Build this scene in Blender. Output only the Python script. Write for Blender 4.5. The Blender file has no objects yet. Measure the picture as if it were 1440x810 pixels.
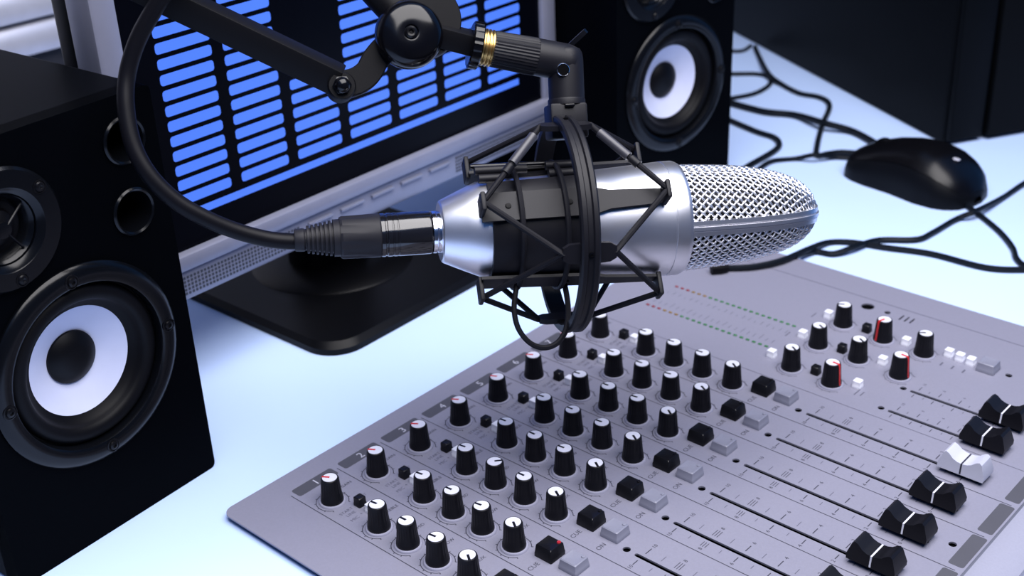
import bpy, bmesh, math, random
from mathutils import Vector, Matrix
random.seed(7)
PI = math.pi
scene = bpy.context.scene
COL = scene.collection

# ---------------------------------------------------------------- camera
F_PX = 1802.80
CAM = Vector((0.41741570, -0.31157390, 0.37771724))
RX = Vector((0.7436771, 0.66736323, -0.03963195))      # camera right
RY = Vector((0.27719216, -0.36174961, -0.89011332))    # camera down
RZ = Vector((-0.60836574, 0.65097123, -0.45401276))    # camera forward
cd = bpy.data.cameras.new('camera')
cam = bpy.data.objects.new('camera', cd)
COL.objects.link(cam)
cam.matrix_world = Matrix(((RX.x, -RY.x, -RZ.x, CAM.x), (RX.y, -RY.y, -RZ.y, CAM.y),
                           (RX.z, -RY.z, -RZ.z, CAM.z), (0, 0, 0, 1)))
cd.sensor_fit = 'HORIZONTAL'
cd.sensor_width = 36.0
cd.lens = F_PX / 1440 * 36
cd.clip_start = 0.01
cd.clip_end = 50
cd.dof.use_dof = True
cd.dof.focus_distance = 0.583
cd.dof.aperture_fstop = 12.0
scene.camera = cam

# ---------------------------------------------------------------- light
world = bpy.data.worlds.new('world')
scene.world = world
world.use_nodes = True
bg = world.node_tree.nodes['Background']
bg.inputs[0].default_value = (0.035, 0.20, 0.62, 1)
bg.inputs[1].default_value = 0.90

def area_light(name, loc, target, sx, sy, power, color):
    ld = bpy.data.lights.new(name, 'AREA')
    ld.shape = 'RECTANGLE'
    ld.size, ld.size_y = sx, sy
    ld.energy = power
    ld.color = color
    o = bpy.data.objects.new(name, ld)
    COL.objects.link(o)
    o.location = loc
    o.rotation_euler = (Vector(target) - Vector(loc)).to_track_quat('-Z', 'Y').to_euler()
    return o

area_light('key_softbox', (0.29, 0.09, 0.84), (0.12, 0.13, 0.0), 0.85, 0.75, 19.0, (1.0, 0.96, 0.95))

scene.view_settings.view_transform = 'Standard'
scene.view_settings.look = 'None'
scene.view_settings.gamma = 1.0
scene.view_settings.use_curve_mapping = False
scene.view_settings.exposure = 0.0

# ---------------------------------------------------------------- pixel helpers (a pixel gives a direction only)
def ray(x, y):
    return RX * ((x - 720) / F_PX) + RY * ((y - 405) / F_PX) + RZ

def at_z(x, y, z):                    # on a horizontal surface
    d = ray(x, y)
    return CAM + d * ((z - CAM.z) / d.z)

def at_depth(x, y, D):
    return CAM + ray(x, y) * D

# ---------------------------------------------------------------- materials
MATS = {}
def mat(name, col, rough=0.5, metal=0.0, var=0.04, scale=60.0, bump=0.0, bscale=400.0, spec=0.5, emit=None, estr=0.0, coat=0.0, trans=0.0, aniso=0.0):
    m = bpy.data.materials.new(name)
    m.use_nodes = True
    nt = m.node_tree
    b = nt.nodes['Principled BSDF']
    b.inputs['Roughness'].default_value = rough
    b.inputs['Metallic'].default_value = metal
    b.inputs['Specular IOR Level'].default_value = spec
    b.inputs['Coat Weight'].default_value = coat
    b.inputs['Transmission Weight'].default_value = trans
    b.inputs['Anisotropic'].default_value = aniso
    tc = nt.nodes.new('ShaderNodeTexCoord')
    nz = nt.nodes.new('ShaderNodeTexNoise')
    nz.inputs['Scale'].default_value = scale
    nz.inputs['Detail'].default_value = 4
    nt.links.new(tc.outputs['Object'], nz.inputs['Vector'])
    rp = nt.nodes.new('ShaderNodeValToRGB')
    rp.color_ramp.elements[0].position = 0.3
    rp.color_ramp.elements[1].position = 0.7
    rp.color_ramp.elements[0].color = (*[max(0, c * (1 - var)) for c in col], 1)
    rp.color_ramp.elements[1].color = (*[min(1, c * (1 + var)) for c in col], 1)
    nt.links.new(nz.outputs['Fac'], rp.inputs['Fac'])
    nt.links.new(rp.outputs['Color'], b.inputs['Base Color'])
    if bump > 0:
        n2 = nt.nodes.new('ShaderNodeTexNoise')
        n2.inputs['Scale'].default_value = bscale
        n2.inputs['Detail'].default_value = 3
        nt.links.new(tc.outputs['Object'], n2.inputs['Vector'])
        bp = nt.nodes.new('ShaderNodeBump')
        bp.inputs['Strength'].default_value = bump
        bp.inputs['Distance'].default_value = 0.0005
        nt.links.new(n2.outputs['Fac'], bp.inputs['Height'])
        nt.links.new(bp.outputs['Normal'], b.inputs['Normal'])
    if emit:
        b.inputs['Emission Color'].default_value = (*emit, 1)
        b.inputs['Emission Strength'].default_value = estr
    MATS[name] = m
    return m

mat('desk', (0.51, 0.665, 1.0), 0.5, var=0.02, scale=8, bump=0.03)
mat('wall', (0.02, 0.022, 0.03), 0.8, bump=0.2, spec=0.1)
mat('floor', (0.02, 0.02, 0.025), 0.6, spec=0.25)
mat('panel', (0.203, 0.202, 0.262), 0.5, var=0.03, scale=900, bump=0.12, bscale=2500)
mat('panel_rest', (0.27, 0.275, 0.35), 0.5, var=0.03, scale=900, bump=0.12, bscale=2500)
mat('ink', (0.02, 0.02, 0.035), 0.6)
mat('ink_soft', (0.075, 0.075, 0.11), 0.6)
mat('label_grey', (0.060, 0.060, 0.075), 0.55)
mat('label_text', (0.45, 0.45, 0.52), 0.6)
mat('knob_black', (0.0045, 0.0045, 0.007), 0.42, bump=0.05, bscale=3000, spec=0.2)
mat('knob_white', (0.62, 0.63, 0.72), 0.45)
mat('knob_red', (0.50, 0.015, 0.015), 0.4)
mat('skirt_grey', (0.30, 0.30, 0.39), 0.4)
mat('button_grey', (0.20, 0.205, 0.265), 0.4)
mat('button_white', (0.47, 0.48, 0.58), 0.4)
mat('switch_white', (0.72, 0.73, 0.82), 0.4)
mat('button_black', (0.005, 0.005, 0.007), 0.33, spec=0.25)
mat('lens_grey', (0.10, 0.10, 0.12), 0.15)
mat('lens_red', (0.35, 0.02, 0.03), 0.15)
mat('led_red', (0.20, 0.02, 0.03), 0.25)
mat('led_yellow', (0.20, 0.12, 0.03), 0.25)
mat('led_green', (0.03, 0.15, 0.05), 0.25)
mat('lip_grey', (0.10, 0.105, 0.14), 0.5)
mat('hole_shade', (0.0012, 0.0012, 0.0018), 0.7, spec=0.03)  # near-black colour stands in for shade inside slots and holes
mat('cabinet', (0.0009, 0.0012, 0.002), 0.4, bump=0.05, bscale=1500, spec=0.012)
mat('driver_rim', (0.0022, 0.0026, 0.0038), 0.2, spec=0.22)
mat('rubber', (0.002, 0.002, 0.003), 0.5, spec=0.12)
mat('cone_white', (0.58, 0.61, 0.78), 0.42)
mat('dust_cap', (0.002, 0.002, 0.003), 0.42, spec=0.15)
mat('screw', (0.003, 0.003, 0.004), 0.3, spec=0.2)
mat('bezel_black', (0.0012, 0.0012, 0.002), 0.35, spec=0.06)
mat('screen_off', (0.001, 0.0013, 0.003), 0.25, spec=0.06)
mat('screen_blue', (0.02, 0.05, 0.2), 0.3, emit=(0.066, 0.185, 0.90), estr=0.95)
mat('silver_plastic', (0.23, 0.24, 0.32), 0.35, metal=0.25)
mat('grille_hole', (0.03, 0.035, 0.05), 0.5)
mat('stand_black', (0.0025, 0.0026, 0.0035), 0.36, bump=0.05, bscale=1800, spec=0.12)
mat('mic_silver', (0.80, 0.80, 0.84), 0.36, metal=1.0, var=0.02, bump=0.03, bscale=2500)
mat('mic_wire', (0.85, 0.85, 0.88), 0.34, metal=1.0, var=0.02)
mat('mic_inner', (0.02, 0.02, 0.025), 0.5, metal=0.6)
mat('mount_black', (0.006, 0.006, 0.009), 0.46, bump=0.08, bscale=2500, spec=0.22)
mat('mount_gloss', (0.002, 0.002, 0.003), 0.16, spec=0.3)
mat('rubber_shell', (0.006, 0.006, 0.009), 0.48, bump=0.06, bscale=2500, spec=0.2)
mat('cord_black', (0.006, 0.006, 0.009), 0.6, bump=0.2, bscale=4000, spec=0.15)
mat('sleeve_grey', (0.035, 0.035, 0.045), 0.4)
mat('brass', (0.52, 0.34, 0.12), 0.3, metal=1.0)
mat('chrome', (0.75, 0.75, 0.80), 0.15, metal=1.0)
mat('xlr_black', (0.006, 0.006, 0.008), 0.14, coat=0.3)
mat('xlr_rubber', (0.012, 0.012, 0.016), 0.5, spec=0.2)
mat('cable_black', (0.004, 0.004, 0.006), 0.42, spec=0.12)
mat('thin_cable', (0.003, 0.005, 0.009), 0.45, spec=0.15)
mat('arm_black', (0.0028, 0.0028, 0.004), 0.5, bump=0.1, bscale=2500, spec=0.14)
mat('mouse_black', (0.002, 0.002, 0.003), 0.3, spec=0.25)
mat('mouse_side', (0.002, 0.0025, 0.004), 0.45, spec=0.12)
mat('mark_grey', (0.45, 0.45, 0.52), 0.4)
mat('case_black', (0.0015, 0.0020, 0.0030), 0.45, spec=0.06)
mat('case_panel', (0.0022, 0.0026, 0.0034), 0.45, spec=0.06)
mat('slat', (0.62, 0.63, 0.72), 0.3, metal=0.4)
mat('frame_dark', (0.02, 0.02, 0.026), 0.5)

# ---------------------------------------------------------------- mesh helper
def basis(origin, axis, up=(0, 0, 1)):
    """4x4 whose local z runs along axis."""
    z = Vector(axis).normalized()
    u = Vector(up)
    x = u.cross(z)
    if x.length < 1e-5:
        x = Vector((1, 0, 0)).cross(z)
    x.normalize()
    y = z.cross(x)
    o = Vector(origin)
    return Matrix(((x.x, y.x, z.x, o.x), (x.y, y.y, z.y, o.y), (x.z, y.z, z.z, o.z), (0, 0, 0, 1)))

class MB:
    def __init__(self):
        self.v = []
        self.f = []

    def add(self, vs, fs, M=None):
        b = len(self.v)
        for p in vs:
            p = Vector(p)
            self.v.append(M @ p if M is not None else p)
        self.f += [tuple(i + b for i in f) for f in fs]
        return self

    def box(self, c, s, M=None):
        cx, cy, cz = c
        x, y, z = s[0] / 2, s[1] / 2, s[2] / 2
        vs = [(cx + a * x, cy + b_ * y, cz + d * z) for a in (-1, 1) for b_ in (-1, 1) for d in (-1, 1)]
        return self.add(vs, [(0, 1, 3, 2), (4, 6, 7, 5), (0, 4, 5, 1), (2, 3, 7, 6), (0, 2, 6, 4), (1, 5, 7, 3)], M)

    def rbox(self, c, s, bev, M=None, seg=2):
        bm = bmesh.new()
        bmesh.ops.create_cube(bm, size=1.0)
        for v in bm.verts:
            v.co = Vector((v.co.x * s[0], v.co.y * s[1], v.co.z * s[2]))
        bmesh.ops.bevel(bm, geom=bm.edges[:], offset=bev, segments=seg, affect='EDGES', profile=0.5)
        self.from_bm(bm, Matrix.Translation(Vector(c)) if M is None else M @ Matrix.Translation(Vector(c)))
        return self

    def from_bm(self, bm, M=None):
        bm.verts.index_update()
        self.add([v.co.copy() for v in bm.verts], [tuple(v.index for v in f.verts) for f in bm.faces], M)
        bm.free()
        return self

    def lathe(self, prof, seg=32, M=None, rfun=None, a0=0.0, a1=None):
        """prof: (radius, height) along local z."""
        full = a1 is None
        n = seg if full else seg + 1
        span = 2 * PI if full else a1 - a0
        vs, fs, rings = [], [], []
        for k, (r, h) in enumerate(prof):
            if r < 1e-7:
                rings.append([len(vs)] * n)
                vs.append((0, 0, h))
            else:
                st = len(vs)
                for i in range(n):
                    a = a0 + span * i / seg
                    rr = r * (rfun(k, i) if rfun else 1)
                    vs.append((rr * math.cos(a), rr * math.sin(a), h))
                rings.append(list(range(st, st + n)))
        for k in range(len(prof) - 1):
            A, B = rings[k], rings[k + 1]
            for i in range(seg):
                j = (i + 1) % n
                q = [A[i], A[j], B[j], B[i]]
                q2 = []
                for t in q:
                    if t not in q2:
                        q2.append(t)
                if len(q2) > 2:
                    fs.append(tuple(q2))
        return self.add(vs, fs, M)

    def tube(self, path, r, seg=10, closed=False, caps=True, rfun=None):
        pts = [Vector(p) for p in path]
        n = len(pts)
        vs, fs = [], []
        up = None
        for i, p in enumerate(pts):
            if closed:
                t = pts[(i + 1) % n] - pts[i - 1]
            else:
                t = pts[min(i + 1, n - 1)] - pts[max(i - 1, 0)]
            t.normalize()
            if up is None:
                up = Vector((0, 0, 1)) if abs(t.z) < 0.9 else Vector((1, 0, 0))
            a = up - t * up.dot(t)
            a.normalize()
            b = t.cross(a)
            up = a
            rr = rfun(i) if rfun else r
            for k in range(seg):
                w = 2 * PI * k / seg
                vs.append(p + a * (rr * math.cos(w)) + b * (rr * math.sin(w)))
        m = n if closed else n - 1
        for i in range(m):
            for k in range(seg):
                j, l = (i + 1) % n, (k + 1) % seg
                fs.append((i * seg + k, i * seg + l, j * seg + l, j * seg + k))
        if caps and not closed:
            fs.append(tuple(range(seg))[::-1])
            fs.append(tuple((n - 1) * seg + k for k in range(seg)))
        return self.add(vs, fs)

    def sweep(self, path, section, side, closed=False):
        """section: (a, b) with a along side(i), b along tangent x side."""
        pts = [Vector(p) for p in path]
        n, m = len(pts), len(section)
        vs, fs = [], []
        for i, p in enumerate(pts):
            t = (pts[(i + 1) % n] - pts[i - 1]) if closed else (pts[min(i + 1, n - 1)] - pts[max(i - 1, 0)])
            t.normalize()
            s = Vector(side(i))
            s = (s - t * s.dot(t)).normalized()
            o = t.cross(s)
            for a, b in section:
                vs.append(p + s * a + o * b)
        for i in range(n if closed else n - 1):
            j = (i + 1) % n
            for k in range(m):
                l = (k + 1) % m
                fs.append((i * m + k, i * m + l, j * m + l, j * m + k))
        if not closed:
            fs.append(tuple(range(m))[::-1])
            fs.append(tuple((n - 1) * m + k for k in range(m)))
        return self.add(vs, fs)

    def prism(self, poly, z0, z1, M=None):
        n = len(poly)
        vs = [(x, y, z0) for x, y in poly] + [(x, y, z1) for x, y in poly]
        fs = [tuple(range(n))[::-1], tuple(range(n, 2 * n))]
        fs += [(i, (i + 1) % n, n + (i + 1) % n, n + i) for i in range(n)]
        return self.add(vs, fs, M)

    def plate(self, loops, z0, z1, M=None):
        """outer loop and hole loops filled at z1, with walls down to z0."""
        bm = bmesh.new()
        edges, walls = [], []
        for lp in loops:
            vs = [bm.verts.new((x, y, z1)) for x, y in lp]
            for i in range(len(vs)):
                edges.append(bm.edges.new((vs[i], vs[(i + 1) % len(vs)])))
            lo = [bm.verts.new((x, y, z0)) for x, y in lp]
            walls.append((vs, lo))
        bmesh.ops.triangle_fill(bm, use_beauty=True, use_dissolve=False, edges=edges, normal=(0, 0, 1 if z1 > z0 else -1))
        for vs, lo in walls:
            for i in range(len(vs)):
                j = (i + 1) % len(vs)
                bm.faces.new((vs[i], lo[i], lo[j], vs[j]))
        bmesh.ops.recalc_face_normals(bm, faces=bm.faces[:])
        return self.from_bm(bm, M)

    def flat(self, pts):
        return self.add(pts, [tuple(range(len(pts)))])

    def mesh(self, name, m, sharp=38, off=None):
        me = bpy.data.meshes.new(name)
        o = Vector(off) if off is not None else Vector((0, 0, 0))
        me.from_pydata([tuple(p - o) for p in self.v], [], self.f)
        me.materials.append(MATS[m])
        me.polygons.foreach_set('use_smooth', [True] * len(me.polygons))
        me.update()
        bm = bmesh.new()
        bm.from_mesh(me)
        bmesh.ops.recalc_face_normals(bm, faces=bm.faces[:])
        bm.to_mesh(me)
        bm.free()
        me.set_sharp_from_angle(angle=math.radians(sharp))
        return me

    def build(self, name, m, parent=None, off=None, sharp=38):
        return link(name, self.mesh(name, m, sharp, off), parent)

def link(name, me, parent=None, loc=None, rotz=None):
    o = bpy.data.objects.new(name, me)
    COL.objects.link(o)
    if parent is not None:
        o.parent = parent
    if loc is not None:
        o.location = loc
    if rotz is not None:
        o.rotation_euler = (0, 0, rotz)
    return o

def tag(o, label, cat, group=None):
    o['label'] = label
    o['category'] = cat
    if group:
        o['group'] = group
    return o

def thing(name, label, cat, loc=(0, 0, 0), rotz=0.0, group=None):
    o = bpy.data.objects.new(name, None)
    COL.objects.link(o)
    o.empty_display_size = 0.02
    o.location = loc
    o.rotation_euler = (0, 0, rotz)
    return tag(o, label, cat, group)

def copy_tree(o, parent=None):
    c = o.copy()
    COL.objects.link(c)
    c.parent = parent
    for ch in list(o.children):
        copy_tree(ch, c)
    return c

def struct(o):
    o['kind'] = 'structure'
    return o

def circle(cx, cy, r, n=40):
    return [(cx + r * math.cos(2 * PI * i / n), cy + r * math.sin(2 * PI * i / n)) for i in range(n)]

def rrect(x0, y0, x1, y1, r, n=5):
    out = []
    for cx, cy, a in ((x1 - r, y1 - r, 0), (x0 + r, y1 - r, 90), (x0 + r, y0 + r, 180), (x1 - r, y0 + r, 270)):
        for i in range(n + 1):
            t = math.radians(a + 90 * i / n)
            out.append((cx + r * math.cos(t), cy + r * math.sin(t)))
    return out

def smooth_path(pts, n=6, closed=False):
    P = [Vector(p) for p in pts]
    out = []
    m = len(P)
    for i in range(m if closed else m - 1):
        if closed:
            a, b, c, d = P[i - 1], P[i], P[(i + 1) % m], P[(i + 2) % m]
        else:
            a, b, c, d = P[max(i - 1, 0)], P[i], P[i + 1], P[min(i + 2, m - 1)]
        for k in range(n):
            t = k / n
            out.append(0.5 * (2 * b + (c - a) * t + (2 * a - 5 * b + 4 * c - d) * t * t + (3 * b - a - 3 * c + d) * t ** 3))
    if not closed:
        out.append(P[-1])
    return out

GLYPH = {}
def glyphs(s):
    """flat mesh of a string, unit cap height, centred."""
    if s in GLYPH:
        return GLYPH[s]
    cu = bpy.data.curves.new('glyph', 'FONT')
    cu.body = s
    cu.size = 1.0
    cu.resolution_u = 2
    cu.fill_mode = 'FRONT'
    ob = bpy.data.objects.new('glyph', cu)
    COL.objects.link(ob)
    dg = bpy.context.evaluated_depsgraph_get()
    me = bpy.data.meshes.new_from_object(ob.evaluated_get(dg))
    vs = [v.co.copy() for v in me.vertices]
    fs = [tuple(p.vertices) for p in me.polygons]
    bpy.data.meshes.remove(me)
    bpy.data.objects.remove(ob)
    bpy.data.curves.remove(cu)
    x0, x1 = min(v.x for v in vs), max(v.x for v in vs)
    y0, y1 = min(v.y for v in vs), max(v.y for v in vs)
    h = 0.7
    out = ([Vector(((v.x - (x0 + x1) / 2) / h, (v.y - (y0 + y1) / 2) / h, 0)) for v in vs], fs)
    GLYPH[s] = out
    return out

# ================================================================ SETTING
struct(MB().box((0.1, 0.3, -0.735), (4.0, 4.0, 0.02)).build('floor', 'floor'))
wb = struct(MB().box((-0.645, 0.3, 0.5), (0.04, 4.0, 2.5)).build('wall_back', 'wall'))
mat('bounce_grey', (0.42, 0.42, 0.46), 0.8, bump=0.2)
struct(MB().box((1.95, 0.3, 0.5), (0.04, 4.0, 2.5)).build('bounce_wall_front', 'bounce_grey'))  # unseen wall added behind the camera for neutral reflections on the microphone metal
struct(MB().box((0.65, -1.72, 0.5), (2.6, 0.04, 2.5)).build('bounce_wall_left', 'bounce_grey'))  # second unseen wall, added to bounce neutral grey instead of world blue
# window with a horizontal blind on the back wall
wn = MB()
wy0, wy1, wz0, wz1 = -0.55, 0.62, 0.078, 0.80
for c, s in (((-0.618, (wy0 + wy1) / 2, wz0 - 0.012), (0.03, wy1 - wy0 + 0.05, 0.024)),
             ((-0.618, (wy0 + wy1) / 2, wz1 + 0.012), (0.03, wy1 - wy0 + 0.05, 0.024)),
             ((-0.618, wy0 - 0.012, (wz0 + wz1) / 2), (0.03, 0.024, wz1 - wz0)),
             ((-0.618, wy1 + 0.012, (wz0 + wz1) / 2), (0.03, 0.024, wz1 - wz0))):
    wn.box(c, s)
win = struct(wn.build('window_1', 'frame_dark'))
bl = thing('window_blind', 'silver horizontal slat blind on the window behind the monitor', 'blind', (-0.60, 0.03, wz0))
slat_pitch = 0.029
sl = MB()
prof = []
for i in range(9):
    t = -1 + 2 * i / 8
    prof.append((0.0165 * t, 0.0050 * (1 - t * t)))
sv, sf = [], []
for y in (wy0, wy1):
    for a, b in prof:
        sv.append((a, y - 0.03, b))
sf = [(i, i + 1, 10 + i, 9 + i) for i in range(8)]
sl.add(sv, sf, Matrix.Rotation(math.radians(68), 4, 'Y'))
slm = sl.mesh('slat', 'slat')
k = 0
while wz0 + 0.016 + k * slat_pitch < wz1:
    link('slat', slm, bl, (0, 0, 0.016 + k * slat_pitch))
    k += 1
for y in (-0.3, 0.3):
    MB().tube([(0.004, y, 0), (0.004, y, wz1 - wz0)], 0.0006, 6).build('ladder_cord', 'slat', bl)

# desk
dk = thing('desk', 'wide pale blue white desk carrying the speakers, monitor and console', 'desk', (0.0, 0.3, -0.725))
dko = (0.0, 0.3, -0.725)
MB().rbox((-0.155, 0.35, -0.015), (0.87, 2.3, 0.03), 0.002).build('desk_top', 'desk', dk, dko)
for x in (-0.53, 0.22):
    for y in (-0.72, 1.42):
        MB().rbox((x, y, -0.3775), (0.05, 0.05, 0.695), 0.003).build('leg', 'stand_black', dk, dko)

# ================================================================ MIXING CONSOLE
PZ = 0.004
mx = thing('mixing_console', 'grey broadcast mixing console with rows of black knobs and faders', 'mixer', (0.11, 0.165, 0.0))
MO = Vector((0.11, 0.165, 0.0))
mm = 0.001
U0, U1, V0, V1 = -36 * mm, 257.2 * mm, -40 * mm, 371 * mm
chs = [30 * mm * i for i in range(8)]
outer = rrect(U0, V0, U1, V1, 6 * mm, 6)
holes = []
slots = [(138.5 * mm, 236.5 * mm, v + 0.6 * mm) for v in chs] + [(170.5 * mm, 233 * mm, 239.6 * mm), (170.5 * mm, 233 * mm, 264.8 * mm)]
for a, b, v in slots:
    holes.append(rrect(a, v - 1.1 * mm, b, v + 1.1 * mm, 1.08 * mm, 3))
rounds = [(133.6 * mm, v + 0.9 * mm, 1.9 * mm) for v in chs]
rounds += [(166.5 * mm, 239.7 * mm, 1.8 * mm), (166.5 * mm, 264.9 * mm, 1.8 * mm), (106.1 * mm, 338.4 * mm, 4.0 * mm),
           (119.1 * mm, 338.5 * mm, 1.9 * mm), (205 * mm, 312.3 * mm, 1.9 * mm), (240.5 * mm, 264.9 * mm, 1.8 * mm)]
rounds += [(245.3 * mm, 156.2 * mm, 1.9 * mm), (245.3 * mm, 36.2 * mm, 1.9 * mm), (13 * mm, 338 * mm, 1.9 * mm)]
for a, b, r in rounds:
    holes.append(circle(a, b, r, 18))
for k in range(3):
    u = (128.6 + 3.4 * k) * mm
    holes.append(rrect(u - 0.55 * mm, 334.2 * mm, u + 0.55 * mm, 341.2 * mm, 0.5 * mm, 2))
MB().plate([outer] + holes, 0.0031, PZ).build('panel', 'panel', mx, MO, sharp=30)
MB().prism(rrect(U0 + 2 * mm, V0 + 2 * mm, U1 - 1 * mm, V1 - 2 * mm, 5 * mm), 0.0, 0.0014).build('slot_shade_slab', 'hole_shade', mx, MO)  # thin slab coloured near-black as the shade below the panel openings
# side crease and front lip with arm rest
MB().box(((U0 + U1) / 2, 348 * mm, PZ), (U1 - U0 - 2 * mm, 0.5 * mm, 0.00012)).build('side_seam', 'ink_soft', mx, MO)
MB().rbox(((257.0 + 1.3) * mm, (V0 + V1) / 2, 0.0022), (2.6 * mm, V1 - V0, 0.0036), 0.0005).build('front_lip', 'lip_grey', mx, MO)
rest = [(258.4 * mm, 0.0), (258.4 * mm, 0.0040), (261 * mm, 0.0046), (271 * mm, 0.0040), (276 * mm, 0.0020), (277 * mm, 0.0)]
rv = [(u, y, z) for y in (V0, V1) for u, z in rest]
n = len(rest)
MB().add(rv, [tuple(range(n)), tuple(range(n, 2 * n))[::-1]] + [(i, (i + 1) % n, n + (i + 1) % n, n + i) for i in range(n)]).build('arm_rest', 'panel_rest', mx, MO)

# recessed screws in the round holes
scr = MB().lathe([(1.7 * mm, 0.0), (1.65 * mm, 0.9 * mm), (0.9 * mm, 1.1 * mm), (0.7 * mm, 0.5 * mm), (0, 0.5 * mm)], 14).mesh('screw', 'screw')
for a, b, r in rounds:
    if r < 3 * mm:
        link('screw', scr, mx, Vector((a, b, 0.0014)) - MO)
MB().lathe([(3.9 * mm, 0.0), (3.7 * mm, 1.6 * mm), (2.9 * mm, 1.6 * mm), (2.7 * mm, 0.2 * mm), (0, 0.2 * mm)], 20, Matrix.Translation((106.1 * mm, 338.4 * mm, 0.0014))).build('headphone_socket', 'rubber', mx, MO)

# --- printed legends
TZ = PZ + 0.00006
def put_text(mb, s, u, v, h):
    vs, fs = glyphs(s)
    mb.add([(u - p.y * h, v + p.x * h, TZ) for p in vs], fs)

def dash(mb, u0, v0, u1, v1, w):
    d = Vector((u1 - u0, v1 - v0, 0)).normalized()
    s = Vector((-d.y, d.x, 0)) * (w * 0.65)
    a, b = Vector((u0, v0, TZ)), Vector((u1, v1, TZ))
    mb.flat([a - s, b - s, b + s, a + s])

def arc_scale(mb, u, v, r=8.0 * mm):
    A = [math.radians(-142 + 284 * i / 28) for i in range(29)]
    pt = lambda a, q: (u - q * math.cos(a), v + q * math.sin(a), TZ)
    for i in range(28):
        mb.flat([pt(A[i], r - 0.19 * mm), pt(A[i + 1], r - 0.19 * mm), pt(A[i + 1], r + 0.19 * mm), pt(A[i], r + 0.19 * mm)])
    for i in range(11):
        a = math.radians(-142 + 28.4 * i)
        dash(mb, *pt(a, r)[:2], *pt(a, r + 0.9 * mm)[:2], 0.32 * mm)

KU = [0.0, 33.62 * mm, 53.28 * mm, 72.61 * mm, 92.40 * mm]
lg = MB()
dash(lg, -19.5 * mm, -10.1 * mm, 254 * mm, -10.1 * mm, 0.32 * mm)
for u in KU:
    arc_scale(lg, u, 0.0)
lg.v = [p for p in lg.v]
for s, u in (('GAIN', -5.5), ('TREBLE', 27.0), ('MID', 47.5), ('LOW', 66.5), ('AUX', 86.5)):
    put_text(lg, s, u * mm, 13.6 * mm, 1.9 * mm)
put_text(lg, 'CUE', 108.5 * mm, -5.0 * mm, 2.5 * mm)
put_text(lg, 'ON', 123.2 * mm, -5.0 * mm, 2.5 * mm)
lgs = MB()
put_text(lgs, 'START', 11.4 * mm, -1.2 * mm, 1.9 * mm)
put_text(lgs, 'LINE', 14.6 * mm, -1.0 * mm, 1.9 * mm)
put_text(lgs, 'MIC', 19.0 * mm, -2.4 * mm, 2.0 * mm)
put_text(lgs, '+', 18.4 * mm, 2.2 * mm, 2.0 * mm)
put_text(lgs, 'CUT', 8.2 * mm, 12.2 * mm, 1.7 * mm)
for i, s in enumerate(('10', '8', '6', '4', '2', '0')):
    u = (142.2 + 16.88 * i) * mm
    put_text(lg, s, u, 11.0 * mm, 2.0 * mm)
    put_text(lg, s, u, -7.7 * mm, 2.0 * mm)
    if i == 1:
        for k in (-1.25, 0, 1.25):
            dash(lg, u + k * mm, 3.8 * mm, u + k * mm, 8.8 * mm, 0.25 * mm)
            dash(lg, u + k * mm, -2.2 * mm, u + k * mm, -6.0 * mm, 0.25 * mm)
    else:
        dash(lg, u, 3.7 * mm, u, 8.4 * mm, 0.36 * mm)
        dash(lg, u, -2.2 * mm, u, -6.0 * mm, 0.36 * mm)
    if i < 5:
        u2 = u + 8.44 * mm
        dash(lgs, u2, 3.9 * mm, u2, 8.0 * mm, 0.25 * mm)
        dash(lgs, u2, -2.6 * mm, u2, -5.2 * mm, 0.25 * mm)
lgm, lgsm = lg.mesh('legend', 'ink'), lgs.mesh('fine_legend', 'ink_soft')
for v in chs:
    o = Vector((0, v, 0)) - MO
    link('legend', lgm, mx, o)['kind'] = 'stuff'
    link('fine_legend', lgsm, mx, o)['kind'] = 'stuff'
MB().prism(rrect(-22.7 * mm, -7.6 * mm, -15.4 * mm, 17.8 * mm, 1.4 * mm), PZ - 0.0005, PZ + 0.00005)
lbm = MB().prism(rrect(-22.7 * mm, -7.6 * mm, -15.4 * mm, 17.8 * mm, 1.4 * mm), PZ - 0.0005, PZ + 0.00005).mesh('number_label', 'label_grey')
frm = MB().prism(rrect(249.0 * mm, -7.0 * mm, 256.2 * mm, 19.0 * mm, 1.2 * mm), PZ - 0.0005, PZ + 0.00005).mesh('name_label', 'label_grey')
for i, v in enumerate(chs):
    lb = link('number_label', lbm, mx, Vector((0, v, 0)) - MO)
    nb = MB()
    put_text(nb, str(i + 1), -19.0 * mm, 5.4 * mm, 4.6 * mm)
    nb.build('number', 'label_text', lb)
    link('name_label', frm, mx, Vector((0, v, 0)) - MO)

# --- rotary knobs
NF = 44
def flute(k, i):
    return (1.0 if i % 2 == 0 else 0.955) if k in (4, 5, 6, 7) else 1.0
kb = MB().lathe([(0, 0.9 * mm), (5.55 * mm, 0.9 * mm), (5.65 * mm, 1.6 * mm), (5.5 * mm, 3.0 * mm), (5.25 * mm, 3.8 * mm), (4.95 * mm, 7 * mm), (4.65 * mm, 11 * mm),
                 (4.5 * mm, 13.2 * mm), (4.25 * mm, 13.9 * mm), (3.9 * mm, 14.2 * mm), (3.68 * mm, 14.15 * mm), (3.65 * mm, 14.0 * mm), (0, 14.0 * mm)], NF, None, flute).mesh('knob', 'knob_black', 30)
kc = MB().lathe([(3.66 * mm, 13.9 * mm), (3.6 * mm, 14.2 * mm), (0, 14.3 * mm)], 24).mesh('cap', 'knob_white')
ks = MB().lathe([(6.7 * mm, 0.0), (6.7 * mm, 0.35 * mm), (6.3 * mm, 0.9 * mm), (0, 0.95 * mm)], 32).mesh('skirt', 'skirt_grey')
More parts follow.
